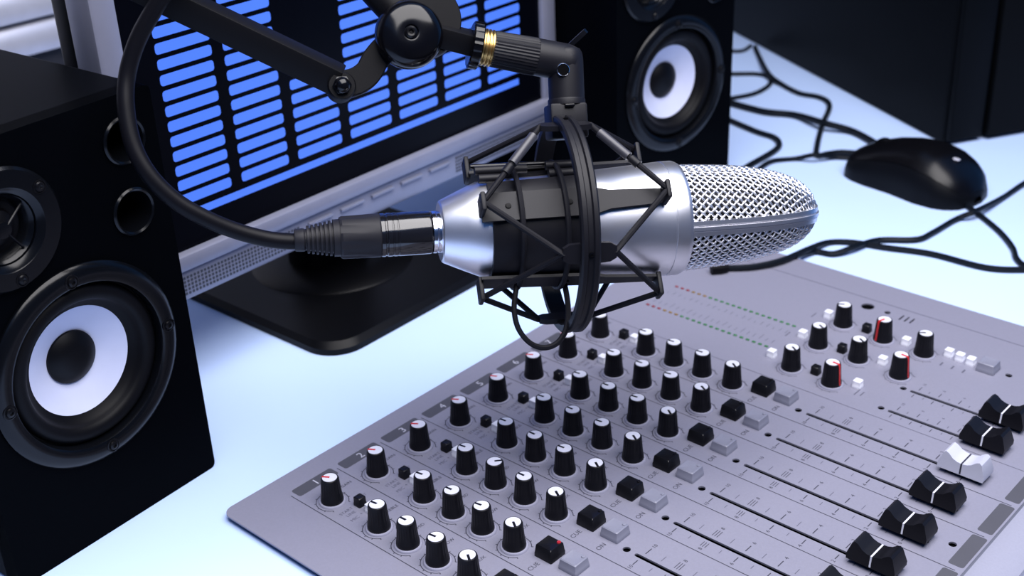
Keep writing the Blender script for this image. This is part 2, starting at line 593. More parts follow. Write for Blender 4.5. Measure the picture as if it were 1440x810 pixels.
def pointer_mesh(m, side):
    b = MB()
    w = 0.60 * mm
    pts = [(0.0, 14.34), (-3.9, 14.26), (-4.35, 13.75)] + ([(-4.62, 12.5), (-5.0, 8.0), (-5.35, 3.6), (-5.7, 1.8)] if side else [(-4.55, 12.6)])
    if side:
        w = 0.70 * mm
    vs, fs = [], []
    for x, z in pts:
        vs += [(x * mm, -w, z * mm), (x * mm, w, z * mm)]
    for i in range(len(pts) - 1):
        fs.append((2 * i, 2 * i + 1, 2 * i + 3, 2 * i + 2))
    b.add(vs, fs)
    b.add([(p[0], p[1], p[2] - 0.25 * mm) for p in vs], fs)
    return b.mesh('pointer', m)
kp = {'b': pointer_mesh('knob_black', False), 'r': pointer_mesh('knob_red', False), 'R': pointer_mesh('knob_red', True)}
def knob(u, v, ang, col):
    o = link('knob', kb, mx, Vector((u, v, PZ)) - MO, -math.radians(ang))
    link('cap', kc, o)
    link('skirt', ks, o)
    link('pointer', kp[col], o)
for i, v in enumerate(chs):
    for j, u in enumerate(KU):
        ang = [-28, -4, -4, -4, -146][j] + random.uniform(-5, 5)
        if i == 2 and j == 2:
            ang = 128
        knob(u, v, ang, 'r' if j == 0 else 'b')
master = [(106.1, 307.8, -30, 'b'), (107.3, 276.8, -150, 'b'), (108.2, 245.6, -148, 'b'), (133.0, 305.6, -70, 'R'), (132.8, 276.5, -150, 'b'),
          (134.0, 244.6, -175, 'R'), (158.6, 304.8, -30, 'b'), (159.0, 274.6, -175, 'R')]
ml = MB()
mls = MB()
for u, v, a, c in master:
    knob(u * mm, v * mm, a, c)
    arc_scale(mls, u * mm, v * mm)
for u, v, w in ((100, 316.5, 5), (101, 286, 5), (102, 255, 4), (127, 315, 5), (152, 313.5, 7), (86, 309, 6), (86, 279, 6), (149, 246, 7), (152, 246, 5)):
    dash(mls, u * mm, (v - w / 2) * mm, u * mm, (v + w / 2) * mm, 0.5 * mm)
for v in (239.6, 264.8):
    for k in range(10):
        u = (174 + 5.6 * k) * mm
        t = mls if k % 2 else ml
        dash(t, u, (v + 3.2) * mm, u, (v + (5.2 if k % 2 else 7.2)) * mm, 0.3 * mm)
        dash(t, u, (v - 2.4) * mm, u, (v - (4.2 if k % 2 else 5.6)) * mm, 0.3 * mm)
    for k, s in enumerate(('10', '8', '6', '4', '2')):
        put_text(mls, s, (174 + 11.2 * k) * mm, (v + 10.5) * mm, 1.7 * mm)
dash(mls, -10 * mm, 230.2 * mm, 254 * mm, 230.2 * mm, 0.3 * mm)
for k in range(21):
    u = (-0.9 + 4.25 * k) * mm
    dash(mls, u, 264 * mm, u, (268 if k % 3 else 270) * mm, 0.25 * mm)
    dash(mls, u, 279 * mm, u, (283 if k % 3 else 281) * mm, 0.25 * mm)
for u, v in ((171, 301.5), (177.5, 301.5), (184, 301.5)):
    dash(mls, u * mm, (v - 2) * mm, u * mm, (v + 2) * mm, 0.7 * mm)
ml.build('master_legend', 'ink', mx, MO)['kind'] = 'stuff'
mls.build('master_fine_legend', 'ink_soft', mx, MO)['kind'] = 'stuff'

# --- meter lamps
led = {}
for c in ('red', 'yellow', 'green'):
    led[c] = MB().rbox((0, 0, 0.2 * mm), (2.2 * mm, 1.5 * mm, 0.8 * mm), 0.2 * mm, None, 1).mesh('meter_lamp', 'led_' + c)
for v in (258.7, 289.4):
    for k in range(21):
        c = 'red' if k < 3 else 'yellow' if k < 6 else 'green'
        link('meter_lamp', led[c], mx, Vector(((-0.9 + 4.25 * k) * mm, v * mm, PZ)) - MO)

# --- push buttons
def button_mesh(name, s, h, m, M=None):
    b = MB()
    t = s * 0.86
    pr = [(s / 2, 0.0), (s / 2, h * 0.30), (s / 2 - 0.12 * mm, h * 0.34), (t / 2 + 0.15 * mm, h * 0.93), (t / 2 - 0.3 * mm, h), (t / 2 - 1.1 * mm, h - 0.22 * mm), (0, h - 0.45 * mm)]
    vs, fs, ring = [], [], []
    for r, z in pr:
        if r == 0:
            ring.append([len(vs)])
            vs.append((0, 0, z))
        else:
            p = rrect(-r, -r, r, r, min(0.5 * mm, r * 0.4), 2)
            ring.append(list(range(len(vs), len(vs) + len(p))))
            vs += [(x, y, z) for x, y in p]
    for k in range(len(ring) - 1):
        A, B = ring[k], ring[k + 1]
        n = len(A)
        for i in range(n):
            j = (i + 1) % n
            fs.append((A[i], A[j], B[0]) if len(B) == 1 else (A[i], A[j], B[j], B[i]))
    return b.add(vs, fs).mesh(name, m)
cue = button_mesh('cue_button', 10.2 * mm, 6.6 * mm, 'button_black')
onb = button_mesh('on_button', 10.2 * mm, 5.6 * mm, 'button_grey')
swb = button_mesh('switch', 4.8 * mm, 5.0 * mm, 'button_black')
sww = button_mesh('switch', 4.8 * mm, 4.4 * mm, 'switch_white')
lens = {c: MB().lathe([(1.15 * mm, -3 * mm), (1.15 * mm, 0), (0.9 * mm, 0.6 * mm), (0, 0.85 * mm)], 12).mesh('lamp_lens', m_) for c, m_ in (('grey', 'button_grey'), ('black', 'button_black'), ('red', 'lens_red'))}
for i, v in enumerate(chs):
    b = link('cue_button', cue, mx, Vector((108.8 * mm, v + 6.0 * mm, PZ)) - MO)
    link('lamp_lens', lens['red' if i == 1 else 'black'], b, (2.9 * mm, 3.2 * mm, 6.3 * mm))
    b = link('on_button', onb, mx, Vector((123.0 * mm, v + 6.0 * mm, PZ)) - MO)
    link('lamp_lens', lens['grey'], b, (2.9 * mm, 3.2 * mm, 5.2 * mm))
    link('switch', swb, mx, Vector((12.6 * mm, v + 6.8 * mm, PZ)) - MO)
    link('switch', sww, mx, Vector((20.6 * mm, v + 6.8 * mm, PZ)) - MO)
for u, v in ((120.6, 309.8), (121, 280), (121.6, 249.7)):
    link('switch', swb, mx, Vector((u * mm, v * mm, PZ)) - MO)
for u, v in ((94.4, 311.8), (94.7, 281.4), (92.5, 251.0), (145.5, 310), (145.2, 282.2), (146.5, 251.2), (170.3, 312.6), (177.1, 311.8), (183.8, 311.2)):
    link('switch', sww, mx, Vector((u * mm, v * mm, PZ)) - MO)
link('talkback_button', onb, mx, Vector((193.6 * mm, 311.2 * mm, PZ)) - MO)

# --- fader caps
def fader_parts(m, lm):
    b = MB()
    # side outline along the travel (u, z), mm
    o = [(-11.5, 2.6), (11.5, 2.6), (11.7, 5.0), (9.6, 11.2), (8.4, 12.2), (6.9, 11.6), (4.6, 9.6), (2.4, 8.7), (0, 8.4), (-2.4, 8.7), (-4.6, 9.6), (-6.9, 11.6), (-8.4, 12.2), (-9.6, 11.2), (-11.7, 5.0)]
    n = len(o)
    hw = 6.1
    def half(u, z):
        return hw - 0.13 * (z - 2.6)
    vs = [(u * mm, -half(u, z) * mm, z * mm) for u, z in o] + [(u * mm, half(u, z) * mm, z * mm) for u, z in o]
    c0, c1 = len(vs), len(vs) + 1
    vs += [(0, -half(0, 5) * mm, 5 * mm), (0, half(0, 5) * mm, 5 * mm)]
    fs = [(i, (i + 1) % n, n + (i + 1) % n, n + i) for i in range(n)]
    for i in range(n):
        fs.append((i, (i + 1) % n, c0))
        fs.append((n + i, n + (i + 1) % n, c1))
    b.add(vs, fs)
    cap = b.mesh('fader_cap', m, 25)
    l = MB()
    w = 0.42
    for (y0, z0), (y1, z1) in ((((-5.40), 8.47), (5.40, 8.47)), ((-6.15, 3.0), (-5.40, 8.47)), ((5.40, 8.47), (6.15, 3.0))):
        l.box((0, 0, 0), (2 * w * mm, 0.0001, 0.0001)) if False else None
        q = [(-w * mm, y0 * mm, z0 * mm), (w * mm, y0 * mm, z0 * mm), (w * mm, y1 * mm, z1 * mm), (-w * mm, y1 * mm, z1 * mm)]
        l.flat(q)
    line = l.mesh('centre_line', lm)
    stem = MB().box((0, 0, 0.6 * mm), (5 * mm, 1.2 * mm, 4.6 * mm)).mesh('stem', 'rubber')
    foot = MB().rbox((0.4 * mm, 0, 1.9 * mm), (21 * mm, 9.5 * mm, 1.6 * mm), 0.4 * mm, None, 1).mesh('foot', 'rubber')
    return cap, line, stem, foot
FB = fader_parts('knob_black', 'knob_white')
FW = fader_parts('button_white', 'ink')
for u, v, P in [(225.8 * mm, c + 1.0 * mm, FB) for c in chs[:7]] + [(225.8 * mm, chs[7] + 0.8 * mm, FW), (223.6 * mm, 239.8 * mm, FB), (222.4 * mm, 265.2 * mm, FB)]:
    f = link('fader_cap', P[0], mx, Vector((u, v, PZ)) - MO)
    link('centre_line', P[1], f)
    link('stem', P[2], f)
    link('foot', P[3], f)

# ================================================================ SPEAKERS
def make_speaker(label):
    W, H, Dp = 0.1160, 0.206, 0.17
    t = thing('speaker', label, 'speaker', group='pair of black speakers')
    XZ = Matrix(((1, 0, 0, 0), (0, 0, -1, 0), (0, 1, 0, 0), (0, 0, 0, 1)))   # local (x, y, z) -> (x, -z, y): z points to the front
    wx, wz, wr = -0.0007, 0.0898, 0.0491
    tx, tz, tr = -0.0257, 0.1665, 0.0272
    ports = [(0.0398, 0.185, 0.0113), (0.0378, 0.1515, 0.0113)]
    b = MB()
    r = 0.003
    loop = rrect(-W / 2, 0.0, W / 2, H, r, 3)
    b.plate([loop, circle(wx, wz, 0.0400, 48), circle(tx, tz, 0.0150, 32)] + [circle(px, pz, pr - 0.0016, 28) for px, pz, pr in ports], -0.010, 0.0, XZ)
    # cabinet sides and back
    n = len(loop)
    vs = [(x, 0.0, z) for x, z in loop] + [(x, Dp, z) for x, z in loop]
    b.add(vs, [(i, (i + 1) % n, n + (i + 1) % n, n + i) for i in range(n)] + [tuple(range(n, 2 * n))])
    cab = b.build('cabinet', 'cabinet', t, sharp=30)
    WM = XZ @ Matrix.Translation((wx, wz, 0))
    rim = MB().lathe([(wr, 0), (wr, 0.0012), (wr - 0.0008, 0.0022), (wr - 0.0035, 0.0034), (0.0415, 0.0034), (0.0400, 0.0026), (0.0393, 0.0005), (0.0393, -0.004)], 72, WM).build('woofer_rim', 'driver_rim', t)
    for a in (0, 90, 180, 270):
        cx, cz = 0.0435 * math.cos(math.radians(a + 2)), 0.0435 * math.sin(math.radians(a + 2))
        SM = WM @ Matrix.Translation((cx, cz, 0.0034))
        MB().lathe([(0.0034, -0.0002), (0.0034, 0.0003), (0.0029, 0.0004), (0.0027, 0.0001), (0.0023, 0.0001), (0.0020, 0.0010), (0.0010, 0.0013), (0.0008, 0.0006), (0, 0.0006)], 18, SM).build('screw', 'screw', rim)
    surr = [(0.0394, -0.003)]
    for i in range(9):
        a = PI * i / 8
        surr.append((0.0345 + 0.0042 * math.cos(a), -0.0030 + 0.0036 * math.sin(a)))
    surr += [(0.0290, -0.0048), (0.0262, -0.0066)]
    MB().lathe(surr, 64, WM).build('surround', 'rubber', t)
    MB().lathe([(0.0263, -0.0064), (0.0255, -0.0068), (0.0125, -0.0135)], 64, WM).build('cone', 'cone_white', t)
    MB().lathe([(0.0130, -0.0140), (0.0127, -0.0122), (0.0100, -0.0102), (0.006, -0.0088), (0, -0.0083)], 40, WM).build('dust_cap', 'dust_cap', t)
    TM = XZ @ Matrix.Translation((tx, tz, 0))
    tw = MB().lathe([(tr, 0), (tr, 0.0010), (tr - 0.0012, 0.0024), (0.0185, 0.0024), (0.0180, 0.0020), (0.0172, 0.0018), (0.0115, -0.0045), (0.0112, -0.006)], 56, TM).build('tweeter_flange', 'driver_rim', t)
    MB().lathe([(0.0114, -0.006), (0.0085, -0.0062), (0.0075, -0.0035), (0.004, -0.0018), (0, -0.0012)], 32, TM).build('tweeter_dome', 'dust_cap', tw)
    g = MB()
    for k in range(4):
        a = math.radians(35 + 90 * k)
        g.tube([TM @ Vector((0.003 * math.cos(a), 0.003 * math.sin(a), 0.0004)), TM @ Vector((0.0135 * math.cos(a), 0.0135 * math.sin(a), -0.0012))], 0.00055, 6)
    g.lathe([(0.0036, -0.0004), (0.0036, 0.0006), (0, 0.0009)], 16, TM)
    g.build('phase_guard', 'driver_rim', tw)
    for a in (35, 155, 275):
        SM = TM @ Matrix.Translation((0.0232 * math.cos(math.radians(a)), 0.0232 * math.sin(math.radians(a)), 0.0024))
        MB().lathe([(0.0031, -0.0002), (0.0031, 0.0003), (0.0026, 0.0003), (0.0024, 0.0), (0.0019, 0.0009), (0.0009, 0.0011), (0, 0.0005)], 16, SM).build('screw', 'screw', tw)
    for px, pz, pr in ports:
        PM = XZ @ Matrix.Translation((px, pz, 0))
        MB().lathe([(pr, 0), (pr, 0.0008), (pr - 0.0008, 0.0016), (pr - 0.0017, 0.0010), (pr - 0.0024, -0.003), (pr - 0.0024, -0.05), (0, -0.05)], 36, PM).build('port', 'driver_rim', t)
    for sx in (-1, 1):
        MB().box((sx * 0.045, 0.03, 0.0005), (0.012, 0.012, 0.001)).build('foot', 'rubber', t)
    return t
SW = 0.1160
spk = make_speaker('black bookshelf speaker with white cone, its edge beside the console corner')
def place_speaker(o, corner, yaw):
    ex = Vector((math.sin(yaw), -math.cos(yaw), 0))
    o.location = Vector(corner) + ex * (SW / 2)
    o.rotation_euler = (0, 0, PI / 2 + yaw)
place_speaker(spk, (-0.0757, -0.0148, 0), math.radians(5.03))
spk2 = copy_tree(spk)
spk2['label'] = 'black bookshelf speaker with white cone standing behind the microphone head, cables beside it'
place_speaker(spk2, (-0.0797, 0.4670, 0), math.radians(-8.81))

# ================================================================ MONITOR
mo = thing('computer_monitor', 'silver framed computer monitor showing blue level bars', 'monitor', (-0.1497, 0.1795, 0), PI / 2 + math.radians(1.4))
# local: x to the right of the screen, y to the back, z up
ZB, ZS, ZT = 0.0570, 0.0825, 0.345
XO, XI = 0.1775, 0.1625
fr = MB()
def ring_frame(mb, o, i, y0, y1):
    (ox0, oz0, ox1, oz1), (ix0, iz0, ix1, iz1) = o, i
    mb.rbox(((ox0 + ix0) / 2, (y0 + y1) / 2, (oz0 + oz1) / 2), (ix0 - ox0, y1 - y0, oz1 - oz0), 0.002)
    mb.rbox(((ox1 + ix1) / 2, (y0 + y1) / 2, (oz0 + oz1) / 2), (ox1 - ix1, y1 - y0, oz1 - oz0), 0.002)
    mb.rbox(((ox0 + ox1) / 2, (y0 + y1) / 2, (oz1 + iz1) / 2), (ox1 - ox0, y1 - y0, oz1 - iz1), 0.002)
ring_frame(fr, (-XO, ZB, XO, ZT), (-XI, ZS, XI, ZT - 0.017), 0.0, 0.022)
fr.rbox((0, 0.008, (ZS + ZB) / 2 + 0.0095), (2 * XO - 0.002, 0.022, 0.0095), 0.002)
fr.rbox((0, 0.012, (ZS + ZB) / 2 - 0.004), (2 * XO - 0.002, 0.024, 0.020), 0.003)
frame = fr.build('silver_frame', 'silver_plastic', mo)
MB().box((0, 0.006, (ZS + ZT) / 2 - 0.008), (2 * XI, 0.006, ZT - ZS - 0.018 + 0.004)).build('screen', 'screen_off', mo)
# lit picture on the screen: seven columns of level bars above a base line
sc = MB()
def bar(x0, z0, x1, z1, r):
    p = rrect(x0, z0, x1, z1, r, 3)
    sc.add([(x, 0.0028, z) for x, z in p], [tuple(range(len(p)))])
for c in range(7):
    x0 = -0.1434 + 0.0418 * c
    nb = 6 if c == 2 else 25
    for k in range(nb):
        z = 0.1125 + 0.00838 * k
        bar(x0, z - 0.0029, x0 + 0.0344, z + 0.0029, 0.0017)
bar(-0.1345, 0.1012, 0.1385, 0.1056, 0.0003)
sc.build('screen_picture', 'screen_blue', mo)
MB().rbox((0, 0.034, (ZB + ZT) / 2 + 0.01), (2 * XO - 0.012, 0.030, ZT - ZB - 0.03), 0.006).build('rear_shell', 'bezel_black', mo)
# speaker grille of the lower bar (rows of small holes), left of the buttons
gh = MB()
for sx in (-1, 1):
    for i in range(44):
        for j in range(5):
            x = sx * (0.170 - 0.00235 * i)
            z = ZB + 0.0035 + 0.00235 * j
            gh.box((x, 0.0001, z), (0.0014, 0.0008, 0.0014))
g = gh.build('speaker_grille', 'grille_hole', mo)
g['kind'] = 'stuff'
for k in range(5):
    MB().rbox((-0.052 + 0.026 * k, -0.0006, ZB + 0.0125), (0.019, 0.003, 0.0022), 0.0006).build('button', 'silver_plastic', mo)
MB().rbox((0, 0.058, 0.060), (0.055, 0.026, 0.110), 0.006).build('neck', 'stand_black', mo)
bs = MB()
bp = rrect(-0.087, -0.041, 0.087, 0.135, 0.022, 8)
bs.prism(bp, 0.0, 0.004)
bp2 = [(x * 0.965, 0.047 + (y - 0.047) * 0.96) for x, y in bp]
nn = len(bp)
bs.add([(x, y, 0.004) for x, y in bp] + [(x, y, 0.0075) for x, y in bp2], [(i, (i + 1) % nn, nn + (i + 1) % nn, nn + i) for i in range(nn)] + [tuple(range(nn, 2 * nn))])
base = bs.build('base', 'stand_black', mo, sharp=20)
MB().lathe([(0.055, 0.0070), (0.053, 0.0088), (0.030, 0.0115), (0, 0.0118)], 48, Matrix.Translation((0, 0.055, 0))).build('base_collar', 'stand_black', base)

# ================================================================ MICROPHONE FRAME
MA = at_depth(617, 326, 0.578)
MBp = at_depth(1142, 295, 0.612)
E1 = (MBp - MA).normalized()
vd = -(ray(800, 312)).normalized()
E3 = (vd - E1 * vd.dot(E1)).normalized()
E2 = E3.cross(E1)
FM = Matrix(((E1.x, E2.x, E3.x, MA.x), (E1.y, E2.y, E3.y, MA.y), (E1.z, E2.z, E3.z, MA.z), (0, 0, 0, 1)))
FMI = FM.inverted()
AX = Matrix(((0, 0, 1, 0), (1, 0, 0, 0), (0, 1, 0, 0), (0, 0, 0, 1)))    # lathe z -> mic axis; lathe angle 0 -> up

def mic_px(x, y, d=0.0):
    """pixel -> local point on the plane d in front of the mic axis."""
    r = ray(x, y)
    o = MA + E3 * d
    X = CAM + r * ((o - CAM).dot(E3) / r.dot(E3))
    return FMI @ X
def lx(x):
    y = 326 + (295 - 326) * (x - 617) / (1142 - 617)
    return mic_px(x, y).x
def rp(x, half):
    D = 0.578 + (0.612 - 0.578) * (x - 617) / 525
    return half * D / F_PX
def pol(l, rho, deg):
    a = math.radians(deg)
    return Vector((l, rho * math.sin(a), rho * math.cos(a)))
def frame_thing(name, label, cat):
    o = thing(name, label, cat)
    o.location = FM.to_translation()
    o.rotation_euler = FM.to_euler()
    return o

# ---- the microphone
mic = frame_thing('microphone', 'silver studio condenser microphone with woven mesh head held in the shock mount', 'microphone')
body = [(618, 0), (618, 41), (619.5, 43.5), (622, 45), (650, 57.5), (672, 67), (690, 68.5), (760, 70.5), (830, 73.5), (900, 78), (926, 80), (926.5, 79.3), (928, 79.3), (928.5, 80.3), (944, 80.3), (947, 79.3), (950, 77.5), (950.5, 72), (951, 60)]
MB().lathe([(rp(x, h), lx(x)) for x, h in body], 96, AX).build('body', 'mic_silver', mic, sharp=25)
hp = [(949, 74.0), (970, 73.2), (990, 71.8), (1015, 70), (1041, 67), (1067, 62.5), (1093, 55.5), (1110, 48.5), (1123, 40.5), (1133, 30.5), (1139, 19), (1142, 8), (1142.6, 0.0)]
pts = smooth_path([(lx(x), rp(x, h), 0) for x, h in hp], 10)
arc = [0.0]
for i in range(1, len(pts)):
    arc.append(arc[-1] + (pts[i] - pts[i - 1]).length)
STOT = arc[-1]
def head(s):
    s = max(0.0, min(STOT, s))
    for i in range(1, len(arc)):
        if arc[i] >= s:
            t = (s - arc[i - 1]) / max(1e-9, arc[i] - arc[i - 1])
            p = pts[i - 1].lerp(pts[i], t)
            d = (pts[i] - pts[i - 1]).normalized()
            return p.x, max(p.y, 0.0), d
    return pts[-1].x, 0.0, Vector((0, -1, 0))
TH0 = -13.0
weave = MB()
SP = 0.00262
WR = 0.00060
def weave_wire(sign, k0, thc):
    step = SP / 2.0
    run = []
    i = 0
    s = 0.0
    while s <= STOT - 0.001:
        l, r, d = head(s)
        w = sign * s + k0
        lim = r * (PI / 2) - 0.0030
        if abs(w) <= lim and r > 0.001:
            ph = w / r
            a = math.radians(thc) + ph
            off = 0.00042 * math.cos(PI * 2 * s / (SP * math.sqrt(2)) + (0 if sign > 0 else PI))
            nr, nl = d.x, -d.y            # outward normal of the profile
            rr = r - 0.0006 + off * nr
            run.append(Vector((l + off * nl, rr * math.sin(a), rr * math.cos(a))))
        else:
            if len(run) > 2:
                weave.tube(run, WR, 5, caps=False)
            run = []
        s += step / math.sqrt(2)
    if len(run) > 2:
        weave.tube(run, WR, 5, caps=False)
for thc in (TH0 + 90, TH0 - 90):
    for sign in (1, -1):
        kk = SP * math.sqrt(2)
        for q in range(-60, 61):
            weave_wire(sign, q * kk, thc)
wv = weave.build('mesh_grille', 'mic_wire', mic, sharp=80)
wv['kind'] = 'stuff'
MB().lathe([(max(0.0, p.y - 0.0026), p.x - 0.0016) for p in pts[::4]] + [(0, pts[-1].x - 0.003)], 48, AX).build('inner_screen', 'mic_inner', mic)
# flat band running over the head
path, sides = [], []
for sgn in (1, -1):
    seq = [STOT * i / 30 for i in range(31)]
    if sgn < 0:
        seq = seq[::-1][1:]
    for s in seq:
        l, r, d = head(s)
        a = math.radians(TH0 if sgn > 0 else TH0 + 180)
        path.append(Vector((l + 0.0002, r * math.sin(a), r * math.cos(a))))
a = math.radians(TH0 + 90)
sv = Vector((0, math.sin(a), math.cos(a)))
sec = [(-0.0035, -0.0016), (-0.0035, 0.0006), (-0.0015, 0.0008), (-0.0011, 0.0003), (-0.0008, 0.0013), (0.0008, 0.0013), (0.0011, 0.0003), (0.0015, 0.0008), (0.0035, 0.0006), (0.0035, -0.0016)]
t0 = (path[1] - path[0]).normalized()
if t0.cross(sv).dot(Vector((0, path[0].y, path[0].z))) < 0:
    sec = [(a_, -b_) for a_, b_ in sec]
MB().sweep(path, sec, lambda i: sv).build('head_band', 'mic_silver', mic, sharp=25)
# chrome socket collar
MB().lathe([(rp(610, 25), lx(606.5)), (rp(610, 29.5), lx(607)), (rp(610, 29.8), lx(612)), (rp(610, 28.5), lx(613)), (rp(610, 29.8), lx(614)), (rp(610, 29.5), lx(618)), (rp(610, 30), lx(619))], 48, AX).build('socket_collar', 'chrome', mic)

# ---- cable with plug
cab = frame_thing('microphone_cable', 'thick black microphone cable with ribbed plug curving up past the speaker', 'cable')
MB().lathe([(0, lx(535)), (rp(560, 30.5), lx(535)), (rp(560, 30.8), lx(540)), (rp(560, 29.8), lx(541)), (rp(560, 29.8), lx(543)), (rp(560, 30.8), lx(544)), (rp(560, 30.8), lx(550)), (rp(560, 30.2), lx(550.5)), (rp(560, 30.2), lx(552)), (rp(560, 30.8), lx(552.5)),
            (rp(560, 30.8), lx(557)), (rp(560, 30.3), lx(557.5)), (rp(560, 30.3), lx(559)), (rp(560, 30.8), lx(559.5)), (rp(600, 30.4), lx(603)), (rp(600, 29.5), lx(605)), (0, lx(605))], 48, AX).build('plug_shell', 'xlr_black', cab)
def grip(k, i):
    return 0.955 if (k in (2, 3) and (i % 8) in (3, 4, 5)) else 1.0
MB().lathe([(0, lx(478)), (rp(500, 28.5), lx(478)), (rp(500, 30), lx(481)), (rp(500, 30.5), lx(505)), (rp(500, 31), lx(522)), (rp(500, 31), lx(533)), (rp(500, 30), lx(535)), (0, lx(535))], 64, AX, grip).build('plug_grip', 'xlr_rubber', cab, sharp=20)
bo = [(0, lx(414)), (rp(420, 15), lx(414)), (rp(420, 16), lx(416)), (rp(420, 16.5), lx(427))]
for k in range(7):
    x = 429 + 6.2 * k
    R1 = 18.5 + 1.1 * k
    bo += [(rp(440, R1 - 3.4), lx(x)), (rp(440, R1 - 3.4), lx(x + 2.2)), (rp(440, R1 + 1.2), lx(x + 2.6)), (rp(440, R1 + 1.2), lx(x + 5.8))]
bo += [(rp(470, 26.5), lx(474)), (rp(470, 26.5), lx(478)), (0, lx(478))]
MB().lathe(bo, 36, AX).build('strain_relief', 'xlr_rubber', cab, sharp=25)
cp = [(424, 338.0, 0), (410, 339.5, 0.0), (375, 336, 0.001), (330, 324, 0.004), (285, 305, 0.008), (245, 281, 0.011), (210, 246, 0.013), (187, 203, 0.013), (177, 150, 0.012), (179, 105, 0.011), (192, 60, 0.014), (214, 18, 0.018), (240, -22, 0.022), (275, -70, 0.024), (320, -130, 0.026)]
MB().tube(smooth_path([mic_px(x, y, d) for x, y, d in cp], 8), 0.0037, 14).build('cable', 'cable_black', cab)

# ---- shock mount
sm = frame_thing('shock_mount', 'black spider shock mount with elastic cords gripping the silver microphone', 'shock mount')
LR = 0.5 * (mic_px(830, 352, 0.045).x + mic_px(794, 163, 0.013).x)
RR = 0.0478
ringp = []
NR = 96
sec = [(-0.0042, -0.0018), (-0.0042, 0.0012), (-0.0034, 0.0020), (-0.0016, 0.0020), (-0.0010, 0.0010), (0.0010, 0.0010), (0.0016, 0.0020), (0.0034, 0.0020), (0.0042, 0.0012), (0.0042, -0.0018)]
vs, fs = [], []
for i in range(NR):
    a = 360 * i / NR
    for s, q in sec:
        vs.append(pol(LR + s, RR + q, a))
m_ = len(sec)
for i in range(NR):
    for k in range(m_):
        fs.append((i * m_ + k, i * m_ + (k + 1) % m_, ((i + 1) % NR) * m_ + (k + 1) % m_, ((i + 1) % NR) * m_ + k))
MB().add(vs, fs).build('outer_ring', 'mount_black', sm, sharp=25)
# clamp shell around the microphone body
def arc_shell(mb, l0, l1, r0, r1, dr, a0, a1, n=40):
    vs, fs = [], []
    for i in range(n + 1):
        a = a0 + (a1 - a0) * i / n
        vs += [pol(l0, r0, a), pol(l1, r1, a), pol(l1, r1 + dr, a), pol(l0, r0 + dr, a)]
    for i in range(n):
        for k in range(4):
            fs.append((4 * i + k, 4 * i + (k + 1) % 4, 4 * i + 4 + (k + 1) % 4, 4 * i + 4 + k))
    fs += [(0, 1, 2, 3), (4 * n + 3, 4 * n + 2, 4 * n + 1, 4 * n)]
    mb.add(vs, fs)
la, lb_ = lx(681), lx(812)
ra, rb = rp(681, 68.6), rp(812, 73.0)
sh = MB()
arc_shell(sh, la, lb_, ra, rb, 0.0020, -112, 58)
sh.build('clamp_shell', 'rubber_shell', sm)
sh = MB()
arc_shell(sh, la, lb_, ra, rb, 0.0020, 88, 240)
sh.build('clamp_shell', 'rubber_shell', sm)
# hinge rollers along the top opening
def rod(l0, l1, rho, deg, r, seg=12):
    return MB().tube([pol(l0, rho, deg), pol(l1, rho, deg)], r, seg)
rod(lx(668), lx(740), 0.0272, 73, 0.0021).build('hinge_roller', 'mount_black', sm)
rod(lx(672), lx(704), 0.0245, 66, 0.0021).build('hinge_roller', 'mount_black', sm)
rod(lx(766), lx(806), 0.0282, 73, 0.0021).build('hinge_roller', 'mount_black', sm)
rod(lx(768), lx(806), 0.0255, 65, 0.0023).build('hinge_roller', 'mount_black', sm)
rod(lx(664), lx(806), 0.0285, 80, 0.0013).build('hinge_pin', 'mount_gloss', sm)
# inner bars with out-turned ends
TAB = [21, 111, 201, 291]
NODE = [-16, 74, 164, 254]
lt0, lt1 = mic_px(680, 289, 0.031).x, mic_px(940, 264, 0.034).x
lstep = lx(838)
tabL, tabR = [], []
for a in TAB:
    rL, rS, rE = rp(681, 70.0) + 0.0022, rp(820, 73.0) + 0.0024, rp(939, 80.3) + 0.0012
    t = math.radians(a)
    nrm = Vector((0, math.sin(t), math.cos(t)))
    tan = Vector((0, math.cos(t), -math.sin(t)))
    b = MB()
    stn = [(lt0, rL, 0.0066), (lx(815), rS, 0.0066), (lstep, rS + 0.0006, 0.0045), (lt1, rE, 0.0034)]
    vs, fs = [], []
    for l, r, w in stn:
        for s, q in ((-1, 0), (1, 0), (1, 0.0014), (-1, 0.0014)):
            vs.append(Vector((l, 0, 0)) + nrm * (r + q) + tan * (s * w))
    for i in range(len(stn) - 1):
        for k in range(4):
            fs.append((4 * i + k, 4 * i + (k + 1) % 4, 4 * i + 4 + (k + 1) % 4, 4 * i + 4 + k))
    fs += [(0, 1, 2, 3), (15, 14, 13, 12)]
    b.add(vs, fs)
    bar_o = b.build('inner_bar', 'mount_black', sm)
    for l, r, lst in ((lt0, rL, tabL), (lt1, rE, tabR)):
        TM_ = Matrix(((1, tan.x, nrm.x, l), (0, tan.y, nrm.y, nrm.y * (r + 0.0045)), (0, tan.z, nrm.z, nrm.z * (r + 0.0045)), (0, 0, 0, 1)))
        MB().rbox((0, 0, 0), (0.0022, 0.0086, 0.0110), 0.0007, TM_).build('end_tab', 'mount_black', bar_o)
        lst.append(Vector((l, 0, 0)) + nrm * (r + 0.0080))
    for x in (702, 785):
        l = lx(x)
        rr = rL + (rS - rL) * (l - lt0) / (lx(815) - lt0) + 0.0014
        RM = basis(Vector((l, 0, 0)) + nrm * rr, nrm, (1, 0, 0))
        MB().lathe([(0.0014, 0), (0.0012, 0.0006), (0, 0.0008)], 12, RM).build('rivet', 'rubber', bar_o)
